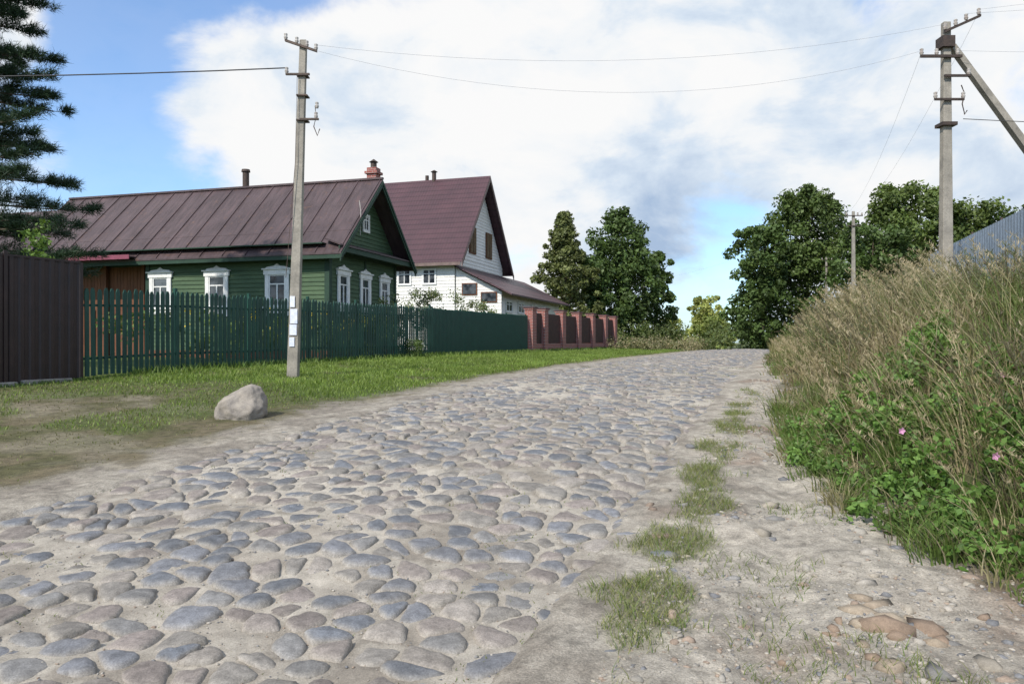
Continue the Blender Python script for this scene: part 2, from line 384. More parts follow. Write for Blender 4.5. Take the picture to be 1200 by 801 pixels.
# ------------------------------------------------------------------ blades
def blades(name,x,y,z,h,w,lean,cols,rng,mat=None,seg=3,parent=None,la=None,drop=.25):
    n=len(x); an=rng.uniform(0,2*np.pi,n)
    if la is None: la=rng.uniform(0,2*np.pi,n)
    dx,dy=np.cos(an),np.sin(an); lx,ly=np.cos(la)*lean,np.sin(la)*lean
    rows=[]
    for k in range(seg+1):
        u=k/seg; cx=x+lx*h*u**1.8; cy=y+ly*h*u**1.8; cz=z+h*u*(1-drop*lean*u)-.01
        ww=w*(1-u*.75) if k<seg else w*.0
        if k<seg:
            rows.append(np.stack([cx-dx*ww,cy-dy*ww,cz],1)); rows.append(np.stack([cx+dx*ww,cy+dy*ww,cz],1))
        else: rows.append(np.stack([cx,cy,cz],1))
    nv=2*seg+1; V=np.stack(rows,1).reshape(-1,3)
    f=[]
    for k in range(seg-1): f+=[(2*k,2*k+1,2*k+3),(2*k,2*k+3,2*k+2)]
    f.append((2*seg-2,2*seg-1,2*seg))
    F=(np.array(f)[None]+nv*np.arange(n)[:,None,None]).reshape(-1,3)
    return mk(name,V,F,mat or M_grass,np.repeat(cols,nv,0),False,parent)
def gcol(n,a,b,rng,j=.2):
    w=rng.rand(n,1); return (np.array(a)*(1-w)+np.array(b)*w)*rng.uniform(1-j,1+j,(n,1))
rng=R(11); n=170000
s=4+ (rng.rand(n)**1.25)*52; t=-rng.uniform(2.6,10.5,n); x,y=xy(s,t)
g=greenw(x,y); dens=.22+.78*g; dens*=sst(-t+.8*(fbm(x*2,y*2,3,81)-.5),2.8,3.7)
k=rng.rand(n)<dens; x,y,g,s=x[k],y[k],g[k],s[k]; n=len(x)
c=gcol(n,(.12,.19,.035),(.20,.26,.06),rng); dry=gcol(n,(.19,.17,.09),(.13,.14,.055),rng); dm=(rng.rand(n)>g*.97+.03)[:,None]
c=np.where(dm,dry,c)*(.6+.8*fbm(x*1.1,y*1.1,3,83))[:,None]; h=rng.uniform(.03,.09,n)*(.45+.85*g)*(.6+.9*fbm(x*.8,y*.8,3,82)); w=.004+.0004*s
blades('verge_grass',x,y,H(x,y),h,w,.5,c,rng,seg=2)
n=50000; s=2.5+rng.rand(n)**1.3*15; t=rng.uniform(2.2,3.5,n); x,y=xy(s,t); k=rng.rand(n)<stripw(x,y); x,y=x[k],y[k]; n=len(x)
blades('strip_grass',x,y,H(x,y),rng.uniform(.03,.11,n)*(.5+1.0*fbm(x*5,y*5,2,44)),.003+0*x,.7,gcol(n,(.10,.16,.035),(.25,.24,.11),rng),rng,seg=3)
n=34000; s=2+rng.rand(n)**1.3*35; t=rng.uniform(-HW,HW,n); x,y=xy(s,t); k=fbm(x*2.2,y*2.2,3,84)+.12*(np.abs(t)/HW)>.67; x,y,s=x[k],y[k],s[k];n=len(x)
blades('road_weeds',x,y,H(x,y,True)-.05+sandz(x,y),rng.uniform(.015,.045,n),.003+.0002*s,.7,gcol(n,(.10,.15,.035),(.16,.17,.06),rng),rng,seg=2)
n=9000; y=3+rng.rand(n)**1.4*9; x=-3.92+.374*y+2.9+rng.rand(n)*2.3; k=(fbm(x*1.6,y*1.6,3,86)>.63)&(x<Xb(y)+.2); x,y=x[k],y[k]; n=len(x)
blades('path_grass',x,y,H(x,y),rng.uniform(.03,.12,n),.003+0*x,.7,gcol(n,(.09,.15,.03),(.20,.21,.08),rng),rng)
# bank tussocks
rng=R(13)
def bankpts(n,y0,y1,qmax,pw,rng,q0=-.1):
    y=y0+(y1-y0)*rng.rand(n)**pw; q=q0+(qmax-q0)*rng.rand(n); return Xb(y)+q,y,q
def tussocks(nt,y0,y1,qmax,pw,m,h0,h1_,spread,leanr,pals,wd,seg=4,q0=-.1,hq=True,thr=None):
    x,y,q=bankpts(nt,y0,y1,qmax,pw,rng,q0)
    if thr is not None:
        k=fbm(x*.6,y*.6,3,thr[0])>thr[1]; x,y,q=x[k],y[k],q[k]; nt=len(x)
    hh=rng.uniform(h0,h1_,nt)*(.55+.9*fbm(x*.9,y*.9,3,91))
    if hq: hh=hh*(.3+.7*sst(q,.1,1.5))
    pc=np.zeros((nt,3)); ch=rng.randint(len(pals),size=nt)
    for i,(a,b) in enumerate(pals):
        mm=ch==i; pc[mm]=gcol(mm.sum(),a,b,rng,.15)
    I=np.repeat(np.arange(nt),m); n=len(I); ox=rng.normal(0,spread,n)*(1+y[I]/40); oy=rng.normal(0,spread,n)*(1+y[I]/40)
    bx,by=x[I]+ox,y[I]+oy; la=np.arctan2(oy,ox)+rng.normal(0,.5,n); wind=rng.rand(n)<.35; la=np.where(wind,math.pi+rng.normal(0,.6,n),la)
    h=hh[I]*rng.uniform(.45,1.15,n); lean=rng.uniform(*leanr,n)
    blades('tall_bank_grass',bx,by,H(bx,by),h,wd+.0004*by,lean,pc[I]*rng.uniform(.7,1.3,(n,1)),rng,seg=seg,la=la,drop=.38)
GR=[((.085,.135,.03),(.13,.18,.055)),((.11,.15,.045),(.16,.19,.07)),((.26,.215,.13),(.36,.30,.19)),((.17,.145,.09),(.24,.20,.125)),((.10,.08,.055),(.14,.11,.075)),((.075,.11,.03),(.11,.15,.045))]
tussocks(1700,2.6,34,6.5,1.7,28,.55,1.0,.07,(.1,.9),GR,.0035)
tussocks(620,4.0,30,6.0,1.6,26,.7,1.15,.06,(.3,1.0),[((.38,.315,.20),(.45,.38,.26)),((.28,.23,.14),(.35,.29,.18))],.003,q0=.1,thr=(92,.48))
tussocks(420,2.6,12,1.2,1.3,20,.14,.40,.06,(.2,1.1),[((.10,.16,.035),(.14,.20,.055)),((.08,.125,.03),(.12,.16,.045)),((.22,.20,.11),(.30,.26,.16))],.0032,q0=-.25,hq=False)
n=12000; x,y,q=bankpts(n,34,75,9,1.2,rng); cl_=fbm(x*.8,y*.8,3,91)
blades('tall_bank_grass',x,y,H(x,y),rng.uniform(.4,1.1,n)*(.5+.8*cl_),.022+0*x,.4,gcol(n,(.12,.14,.05),(.24,.2,.11),rng),rng,seg=3)
def stems(name,x,y,z,h,lean,rng,headc,stemc,nh=26,hl=.3,fs=.03,thick=.003,bias=2.6):
    n=len(x); la=rng.normal(bias,1.0,n); lx,ly=np.cos(la)*lean,np.sin(la)*lean
    def cur(u): return np.stack([x[:,None]+lx[:,None]*h[:,None]*u**2, y[:,None]+ly[:,None]*h[:,None]*u**2, z[:,None]+h[:,None]*u*(1-.2*u)],2)
    us=np.linspace(0,1,6)[None]*np.ones((n,1)); Pc=cur(us)
    wv=thick*(1-.6*np.linspace(0,1,6))[None,:,None]*(1+y/12)[:,None,None]
    an=rng.uniform(0,6.28,n); dv=np.stack([np.cos(an),np.sin(an),0*an],1)[:,None,:]
    V1=np.stack([Pc-dv*wv,Pc+dv*wv],2).reshape(-1,3)
    f=[]; 
    for k in range(5): f+=[(2*k,2*k+1,2*k+3),(2*k,2*k+3,2*k+2)]
    F1=(np.array(f)[None]+12*np.arange(n)[:,None,None]).reshape(-1,3)
    u=1-hl*rng.rand(n,nh); Q=cur(u); d=rng.normal(0,1,(n,nh,3)); d[...,2]=np.abs(d[...,2])+.8; d/=np.linalg.norm(d,axis=2,keepdims=True)
    e=rng.normal(0,1,(n,nh,3)); e/=np.linalg.norm(e,axis=2,keepdims=True)
    sz=fs*rng.uniform(.5,1.2,(n,nh,1))*(1+y/30)[:,None,None]
    V2=np.stack([Q,Q+d*sz*.6+e*sz*.22,Q+d*sz*1.3],2).reshape(-1,3)
    F2=np.arange(n*nh*3).reshape(-1,3)+len(V1)
    C1=np.repeat(stemc,12,0); C2=np.repeat(headc,nh*3,0)
    mk(name,np.vstack([V1,V2]),np.vstack([F1,F2]),M_grass,np.vstack([C1,C2]),False)
n=2300; x,y,q=bankpts(n,4,32,6,1.5,rng,.3); k=fbm(x*.8,y*.8,3,95)>.43; x,y,q=x[k],y[k],q[k]; n=len(x)
stems('seeding_grass',x,y,H(x,y),rng.uniform(.85,1.5,n)*(.6+.4*sst(q,.3,1.6)),.45,rng,gcol(n,(.42,.35,.24),(.33,.27,.17),rng),gcol(n,(.33,.29,.18),(.22,.21,.10),rng),nh=24,hl=.22,fs=.036)
n=1700; x,y,q=bankpts(n,4.5,30,6,1.5,rng,.8); k=fbm(x*.7,y*.7,3,97)>.48; x,y,q=x[k],y[k],q[k]; n=len(x)
stems('wormwood_stems',x,y,H(x,y),rng.uniform(.8,1.3,n),.2,rng,gcol(n,(.12,.10,.07),(.10,.13,.055),rng),gcol(n,(.13,.08,.06),(.10,.09,.05),rng),nh=60,hl=.75,fs=.045,thick=.004)
# ------------------------------------------------------------------ leaf clouds
def leaves(Cn,Rr,per,size,rng,colA,colB,flat=1.,up=0.,asp=.6,pw=2.2,tone=.28):
    Cn=np.asarray(Cn,float); Rr=np.asarray(Rr,float); n=len(Cn)*per
    idx=np.repeat(np.arange(len(Cn)),per)
    d=rng.normal(0,1,(n,3)); d/=np.linalg.norm(d,axis=1,keepdims=True)
    rr=rng.rand(n,1)**(1/pw)
    P=Cn[idx]+d*rr*Rr[idx][:,None]*np.array([1,1,flat])
    nr=d*.6+rng.normal(0,1,(n,3))*.6; nr[:,2]+=up; nr/=np.linalg.norm(nr,axis=1,keepdims=True)
    a=np.cross(nr,rng.normal(0,1,(n,3))); a/=np.linalg.norm(a,axis=1,keepdims=True); b=np.cross(nr,a)
    sz=size*rng.uniform(.6,1.3,(n,1))
    V=np.stack([P-a*sz,P-b*sz*asp+nr*sz*.12,P+a*sz,P+b*sz*asp+nr*sz*.12],1).reshape(-1,3)
    F=np.arange(n*4).reshape(-1,4)
    ct=rng.uniform(1-tone,1+tone,len(Cn))[idx][:,None]
    col=gcol(n,colA,colB,rng,.22)*ct
    return V,F,np.repeat(col,4,0)
def tree(name,x,y,z0,Ht,cr,seed,colA,colB,base=.1,nc=150,per=85,leaf=.2,kind='round',trunk=.22):
    rng=R(seed); e=empty(name,(0,0,0))
    b=B(); bend=rng.uniform(-.4,.4,2)
    top=z0+Ht*.86
    tp=lambda u:(x+bend[0]*u*u,y+bend[1]*u*u,z0-.2+(top-z0)*u)
    b.tube([tp(u) for u in np.linspace(0,1,7)],[trunk*(1.25-1.15*u) for u in np.linspace(0,1,7)],8)
    Cn=[];Rr=[]
    lob=rng.uniform(.78,1.1,9)
    for k in range(nc):
        u=rng.rand()**.9; an=rng.uniform(0,6.28)
        if kind=='cone': env=max(.10,(1-u)**.6)*(.6+.4*min(1,u/.12))*(1 if rng.rand()<.75 else 1.2)
        elif kind=='oval': env=(math.sin(math.pi*min(1,u*.84+.14)))**.5
        else: env=(max(.02,1-(2*(u*.86+.07)-1)**2))**.5
        env*=lob[int((an/6.29*9+u*4)%9)]*(.93+.14*math.sin(u*11+seed))
        inner=k%3==0
        f=math.sqrt(rng.rand())*.6 if inner else rng.uniform(.6,1.04)
        rad_=cr*(rng.uniform(.24,.34) if inner else rng.uniform(.10,.21))
        if kind=='cone': rad_*=.55
        r_=max(0,cr*env*f-rad_*.4)
        zc=z0+Ht*(base+(1-base)*u)-rad_*(.9 if u>.6 else .2)
        Cn.append((x+r_*math.cos(an),y+r_*math.sin(an),zc)); Rr.append(rad_)
    for k in range(0,nc,8):
        c=Cn[k]; u=min(.95,max(.15,(c[2]-z0)/(top-z0)-.18)); p=tp(u)
        m=tuple((p[i]+c[i])/2+(0,0,.15)[i] for i in range(3))
        b.tube([p,m,c],[trunk*.38*(1-u*.6),trunk*.25*(1-u*.6),.03],5,False)
    b.build('trunk_and_limbs',M_bark,e,smooth=True)
    V,F,c=leaves(Cn,Rr,per,leaf,rng,colA,colB,.8,.3,pw=2.6)
    mk('crown',V,F,M_leaf,c,False,e)
    return e
G1=((.055,.09,.026),(.085,.13,.036)); G3=((.22,.26,.065),(.32,.33,.10))
tree('spruce_tree',4.6,66,.9,12.3,4.9,21,(.085,.105,.035),(.14,.155,.055),.02,300,80,.15,'cone',.22)
tree('linden_tree',10.4,72,.7,13.9,4.9,22,*G1,base=.04,nc=220,per=80,leaf=.19,kind='oval')
tree('linden_tree',14.6,76,.5,10.5,2.8,23,*G1,base=.05,nc=100,per=80,leaf=.19,kind='oval')
tree('linden_tree',7.8,69,.8,9.0,3.2,28,*G1,base=.03,nc=110,per=80,leaf=.18,kind='round')
tree('oak_tree',26.6,80,.7,13.8,4.6,24,*G1,base=.02,nc=170,per=85,leaf=.21)
tree('oak_tree',32.2,82,.7,18.0,6.5,25,(.065,.10,.028),(.095,.135,.04),base=.04,nc=260,per=90,leaf=.22)
tree('maple_tree',37.0,71,1.2,15.8,5.8,26,(.08,.12,.03),(.12,.16,.045),base=.03,nc=210,per=85,leaf=.2)
tree('maple_tree',42.2,70,1.5,14.4,5.4,27,(.075,.11,.03),(.11,.145,.04),base=.03,nc=180,per=80,leaf=.2)
tree('maple_tree',31.4,66,1.2,11.2,4.4,29,*G1,base=.02,nc=140,per=80,leaf=.19)
tree('maple_tree',46.5,70,1.6,13.0,4.8,33,*G1,base=.02,nc=120,per=80,leaf=.2)
tree('birch_tree',32.6,126,-1.4,11.0,4.4,30,*G3,base=.03,nc=130,per=65,leaf=.26)
tree('birch_tree',30.2,112,-.8,6.6,3.4,31,(.13,.18,.04),(.20,.23,.06),base=.03,nc=90,per=65,leaf=.24)
tree('birch_tree',29.2,140,-1.6,8.4,3.8,32,*G3,base=.03,nc=80,per=60,leaf=.26)
rng=R(41); Cn=[];Rr=[]
for k in range(900):
    an=rng.uniform(-62,62); D=rng.uniform(210,300); xx=D*math.sin(rad(an)); yy=D*math.cos(rad(an))
    hh=(4+5*vnoise(np.array([an*.35]),np.array([.5]),3)[0]); Cn.append((xx,yy,-3+rng.rand()*hh)); Rr.append(rng.uniform(1.5,3.2))
V,F,c=leaves(Cn,Rr,28,.9,rng,(.07,.10,.05),(.10,.13,.06)); mk('distant_treeline',V,F,M_leaf,c)
def bush(name,items,per,leaf,ca,cb,seed,flat=.9,parent=None,asp=.6):
    V,F,c=leaves([i[:3] for i in items],[i[3] for i in items],per,leaf,R(seed),ca,cb,flat,.2,asp); return mk(name,V,F,M_leaf,c,False,parent)
rng=R(43)
bush('roadside_bushes',[(rng.uniform(4,17),rng.uniform(55,66),.9+rng.rand()*1.8,rng.uniform(.7,1.3)) for _ in range(34)],150,.12,(.06,.09,.025),(.11,.13,.045),44)
its=[]
for k in range(70):
    s=rng.uniform(50,68); x,y=xy(s,-rng.uniform(2.8,7.5)); its.append((x,y,h1(x,y)+.4,rng.uniform(.35,.9)))
bush('roadside_weeds',its,110,.07,(.13,.15,.06),(.26,.21,.13),45)
its=[]
for k in range(60):
    y=rng.uniform(34,75); x=float(Xb(y))+rng.uniform(.8,9); its.append((x,y,h1(x,y)+.5,rng.uniform(.4,.9)))
bush('bank_shrubs',its,130,.09,(.08,.11,.035),(.14,.15,.06),46)
its=[]
rng=R(47)
for k in range(70):
    y=rng.uniform(5.5,26); x=float(Xb(y))+rng.uniform(.7,6); its.append((x,y,h1(x,y)+.35,rng.uniform(.22,.5)))
bush('bank_thicket',its,300,.026,(.065,.10,.03),(.13,.155,.055),48,asp=.35)
its=[]
for k in range(250):
    y=4.0+rng.rand()**1.1*6.0; q=rng.uniform(-.18,1.7); x=float(Xb(y))+q; its.append((x,y,h1(x,y)+rng.uniform(.05,.34)*min(1,.35+max(q,0)),rng.uniform(.08,.25)))
bush('broadleaf_weeds',its,85,.032,(.07,.14,.028),(.13,.22,.05),49,asp=.6)
for k,(fx,fy,fz) in enumerate([(3.42,6.6,.82),(4.5,6.9,1.3),(3.6,5.6,.75)]):
    e=empty('pink_mallow_flower'); b=B()
    for p in range(5):
        a=p*1.2566; ca,sa=math.cos(a),math.sin(a)
        b.poly([(fx,fy,fz),(fx+.02*ca-.013*sa,fy-.012,fz+.02*sa+.013*ca),(fx+.034*ca,fy-.016,fz+.034*sa),(fx+.02*ca+.013*sa,fy-.012,fz+.02*sa-.013*ca)])
    if k==0: M_pf=simple('pink_petal',(.60,.30,.48),(.5,.22,.4),20,.6,0)
    b.build('petals',M_pf,e); b=B(); b.tube([(fx+.05,fy+.05,h1(fx,fy)-.02),(fx+.02,fy+.02,(fz+h1(fx,fy))/2),(fx,fy+.004,fz)],[.004,.003,.002],5)
    M_stem=M_stem if k else simple('green_stem',(.08,.13,.03),None,9,.7,0)
    b.build('stem',M_stem,e)
# ------------------------------------------------------------------ boulder
import bmesh
from mathutils import noise as mn
bm=bmesh.new(); bmesh.ops.create_icosphere(bm,subdivisions=5,radius=1)
planes=[(Vector((-.55,-.25,.8)).normalized(),.70),(Vector((.75,-.45,.5)).normalized(),.84),(Vector((.1,-.95,.3)).normalized(),.80),(Vector((-.9,-.4,.15)).normalized(),.88),(Vector((.95,.1,.1)).normalized(),.86),(Vector((-.2,.6,.75)).normalized(),.8),(Vector((-.3,-.8,-.2)).normalized(),.85)]
for v in bm.verts:
    p=v.co.copy()
    for pl,o in planes:
        dd=p.dot(pl)-o
        if dd>0: p-=pl*dd*.68
    p+=v.co*(.12*mn.noise(p*1.5)+.05*mn.noise(p*5)+.018*mn.noise(p*15))
    v.co=Vector((p.x*.38*(1-.20*p.z)+.07*p.z,p.y*.32*(1-.15*p.z),p.z*.32))
me=bpy.data.meshes.new('boulder'); bm.to_mesh(me); bm.free()
for p in me.polygons: p.use_smooth=True
me.materials.append(simple('granite',(.34,.30,.25),(.20,.18,.16),7,.88,.6))
ob=bpy.data.objects.new('boulder',me); sc.collection.objects.link(ob); ob.location=(-3.9,10.9,h1(-3.9,10.9)+.16)
# ------------------------------------------------------------------ fences
FA=np.array([-8.8,15.4]); FD=np.array([.3975,.9176]); FN=np.array([.9176,-.3975]); frz=math.atan2(FD[1],FD[0])
def fz(k): p=FA+FD*k; return h1(p[0],p[1])
pf=empty('picket_fence',(FA[0],FA[1],0),frz); b=B(); rng=R(61)
k=.08
while k<14.4:
    z=fz(k); w=.047; top=z+1.86+rng.uniform(-.025,.025); lean=rng.uniform(-.018,.018); yy=-.02+rng.uniform(-.003,.003)
    prof2=[(k-w,z+.06),(k+w,z+.06),(k+w+lean,top-.07),(k+lean+.02,top),(k+lean-.02,top),(k-w+lean,top-.07)]
    n=len(b.v); b.v+=[(a,yy-.012,c) for a,c in prof2]+[(a,yy+.012,c) for a,c in prof2]
    b.f+=[tuple(range(n,n+6)),tuple(range(n+11,n+5,-1))]+[(n+i,n+6+i,n+6+(i+1)%6,n+(i+1)%6) for i in range(6)]
    k+=.145+rng.uniform(-.009,.009)
b.build('pickets',M_picket,pf)
b=B()
for i in range(7):
    k=i*2.4; z=fz(k)
    if k<14.5: b.box(k-.035,k+.035,.03,.10,z-.2,z+1.95)
for i in range(6):
    k0=i*2.4; k1=min(14.4,k0+2.4)
    for zz in (.4,1.5):
        a=fz(k0)+zz;c=fz(k1)+zz
        b.hexa([(k0,-.006,a),(k1,-.006,c),(k1,.028,c),(k0,.028,a),(k0,-.006,a+.05),(k1,-.006,c+.05),(k1,.028,c+.05),(k0,.028,a+.05)])
b.build('posts_and_rails',M_picket,pf)
def sheet(name,k0,k1,zb,zt,mat,parent,pitch=.11,dep=.018,follow=True,step=None):
    b=B(); k=k0; pts=[]
    while k<k1:
        for u,dy in ((0,0),(.36,0),(.5,-dep),(.86,-dep)):
            if k+u*pitch<=k1: pts.append((k+u*pitch,dy))
        k+=pitch
    for (a,ya),(c,yc) in zip(pts[:-1],pts[1:]):
        z0=fz(a)+zb; z1=fz(c)+zb
        t0=fz(a)+zt if follow else zt; t1=fz(c)+zt if follow else zt
        b.poly([(a,ya,z0),(c,yc,z1),(c,yc,t1),(a,ya,t0)])
    return b.build(name,mat,parent)
sf=empty('green_metal_fence',(FA[0],FA[1],0),frz); sheet('sheets',14.45,24.1,.08,1.84,M_sheetg,sf)
b=B()
for i in range(5): b.box(14.5+i*2.35,14.56+i*2.35,.02,.08,fz(14.5+i*2.35)-.2,fz(14.5+i*2.35)+1.9)
b.build('posts',M_sheetg,sf)
bf=empty('brown_metal_gate',(FA[0],FA[1],0),frz); sheet('sheets',-9,-.08,-.02,3.2,M_brown,bf,.2,.03,False)
b=B(); b.box(-.075,-.015,-.03,.05,fz(0)-.2,3.22); b.box(-9,-.08,-.035,.012,3.2,3.24); b.box(-1.62,-1.55,-.05,-.02,.6,3.3); b.build('frame',M_brown,bf)
b=B()
for i in range(8): b.box(-9+i*1.1,-9+i*1.1+1.0,-.12,.05,fz(-9+i*1.1)-.2,fz(-8+i*1.1)+.06)
b.build('plinth_blocks',M_conc,bf,.02)
br=empty('brick_pillar_fence',(FA[0],FA[1],0),frz); b=B(); cp=B(); pn=B(); M_panel=simple('dark_wood_panel',(.07,.03,.025),(.04,.02,.018),4,.7,.2)
ks=[24.5,26.2,29.0,31.8,34.6,37.4,39.7]
for i,k in enumerate(ks):
    z=fz(k); b.box(k-.26,k+.26,-.22,.22,z-.2,z+2.15); b.box(k-.30,k+.30,-.26,.26,z+2.152,z+2.23)
    cp.box(k-.34,k+.34,-.30,.30,z+2.233,z+2.28)
    if i<len(ks)-1:
        k2=ks[i+1]; b.box(k+.262,k2-.262,-.11,.11,z-.2,z+.42)
        pn.box(k+.265,k2-.265,-.03,.0,z+.425,z+2.0)
        nn=int((k2-k-.53)/.16)
        for j in range(nn): pn.box(k+.28+j*.16,k+.28+j*.16+.13,-.052,-.032,z+.44,z+1.97)
b.build('brick_pillars',M_brick,br); cp.build('caps',M_tile,br); pn.build('panels',M_panel,br)
gf=empty('grey_metal_fence',(0,0,0)); b=B(); P0=np.array([9.9,12.9]); P1=np.array([13.6,24.5]); L=np.linalg.norm(P1-P0); dd=(P1-P0)/L; nn=np.array([-dd[1],dd[0]])
k=0; pts=[]
while k<L:
    for u,o in ((0,0),(.3,0),(.5,.02),(.8,.02)): pts.append((k+u*.2,o))
    k+=.2
for (a,oa),(c,oc) in zip(pts[:-1],pts[1:]):
    p=P0+dd*a+nn*oa; q=P0+dd*c+nn*oc
    b.poly([(p[0],p[1],h1(*p)),(q[0],q[1],h1(*q)),(q[0],q[1],4.42),(p[0],p[1],4.42)])
b.build('sheets',M_greysheet,gf)
b=B()
for i in range(6):
    p=P0+dd*(L*i/5)-nn*.05; b.tube([(p[0],p[1],1.8),(p[0],p[1],4.5)],.035,6)
b.build('posts',M_steel,gf)
# ------------------------------------------------------------------ green timber house
W=5.4; gh=empty('green_wooden_house',(-6.35,26,0),rad(-16))
zb,zw,zr=.75,5.0,7.62; ov=.5; og=.75
def siding(b,axis,a0,a1,z0,z1,off=0.,hgt=.15,clip=None):
    z=z0
    while z<z1-.01:
        zt=min(z+hgt,z1)
        if clip: l0,r0=clip(z); l1,r1=clip(zt)
        else: l0,r0,l1,r1=a0,a1,a0,a1
        if r1<=l1: l1=r1=(l1+r1)/2
        o0,o1=off+.034,off+.004
        if axis=='x':
            b.poly([(l0,-o0,z),(r0,-o0,z),(r1,-o1,zt),(l1,-o1,zt)]); b.poly([(l0,-off+.0,z),(r0,-off+.0,z),(r0,-o0,z),(l0,-o0,z)])
        else:
            b.poly([(o0,l0,z),(o0,r0,z),(o1,r1,zt),(o1,l1,zt)]); b.poly([(off,l0,z),(o0,l0,z),(o0,r0,z),(off,r0,z)][::-1])
        z=zt
b=B(); b.box(-7.6,-.02,.02,W,zb,zw-.02); b.box(-14,-7.65,.7,W,zb,zw-.02); b.build('core',M_gdark,gh)
b=B(); siding(b,'x',-7.55,0,zb+.55,zw-.25); siding(b,'y',0,W,zb+.55,zw-.3)
slope=(zr-zw)/(W/2)
siding(b,'y',0,W,zw+.1,zr-.25,-.0,.15,lambda z:(max(.0,(z-zw)/slope-.0),W-max(.0,(z-zw)/slope)))
b.build('siding',M_gwood,gh)
b=B(); b.box(-7.6,.05,-.06,.0,zb-.3,zb+.55); b.box(.0,.06,.0,W,zb-.3,zb+.55); b.build('plinth',M_bwood,gh)
b=B()
b.box(-.13,.05,-.055,-.036,zb+.55,zw-.02); b.box(.0361,.057,-.053,.14,zb+.55,zw-.02); b.box(.036,.06,W-.15,W+.02,zb+.55,zw-.02)
b.box(-7.62,-7.45,-.055,-.036,zb+.55,zw-.02)
b.box(-7.4,-.14,-.06,-.036,zw-.28,zw-.03); b.box(.036,.061,.15,W-.16,zw-.33,zw-.05); b.box(.036,.055,2.62,2.74,zb+.55,zw-.34)
b.box(-14,-7.65,.6,.66,zw-.5,zw-.05)
b.build('trim_boards',M_gdark,gh)
b=B(); th=.06
def slab(b,x0,x1,ya,za,yb,zb2,th=.06):
    b.hexa([(x0,ya,za-th),(x1,ya,za-th),(x1,yb,zb2-th),(x0,yb,zb2-th),(x0,ya,za),(x1,ya,za),(x1,yb,zb2),(x0,yb,zb2)])
ze=zw-ov*slope+.12; zr2=zr+.12
slab(b,-14.1,og,-ov,ze,W/2,zr2); slab(b,-14.1,og,W+ov,ze,W/2+.001,zr2)
slab(b,-24,-14.15,-ov,ze-.1,W/2,zr2-.42); slab(b,-24,-14.15,W+ov,ze-.1,W/2+.001,zr2-.42)
x=og-.1; rng=R(71)
while x>-24:
    d0=0 if x>-14.1 else -.1; d1=0 if x>-14.1 else -.42
    slab(b,x-.016,x+.016,-ov-.01,ze+.04+d0,W/2,zr2+.04+d1,.05); x-=.92+rng.uniform(-.03,.03)
b.box(-14.05,og+.01,W/2-.07,W/2+.07,zr2+.002,zr2+.075)
slab(b,-14.0,og,-ov+.9,ze+.9*slope+.012,-ov+.93,ze+.93*slope+.014,.01)
b.build('roof',M_roof,gh)
b=B()
b.box(-14.1,og-.03,-ov+.02,-ov+.05,ze-.20,ze-.06); b.box(-14.1,-.0,-ov+.06,0,zw-.04,zw+.0)
for sgn in (0,1):
    ya=-ov if sgn==0 else W+ov
    for (xo,wd,dep) in ((og-.045,.04,.24),(og-.0,.03,.12)):
        b.hexa([(xo,ya,ze-.062-dep),(xo+wd,ya,ze-.062-dep),(xo+wd,W/2,zr2-.062-dep),(xo,W/2,zr2-.062-dep),(xo,ya,ze-.062),(xo+wd,ya,ze-.062),(xo+wd,W/2,zr2-.062),(xo,W/2,zr2-.062)])
b.build('eaves_boards',M_gdark,gh)
b=B()
b.hexa([(.0,-.3,zw+.12),(.0,W+.3,zw+.12),(.7,W+.45,zw-.12),(.7,-.45,zw-.12),(.0,-.3,zw+.17),(.0,W+.3,zw+.17),(.7,W+.45,zw-.07),(.7,-.45,zw-.07)])
b.build('pent_roof',M_roof,gh)
b=B(); b.box(.62,.66,-.42,W+.42,zw-.3,zw-.13); b.box(.0,.6,-.2,W+.2,zw-.24,zw-.2); b.build('cornice',M_gdark,gh)
b=B(); b.tube([(.72,.95,ze+.75),(.74,.95,ze+1.6),(.68,.95,ze+2.0)],.015,5); b.build('cable_bracket',M_porc,gh)
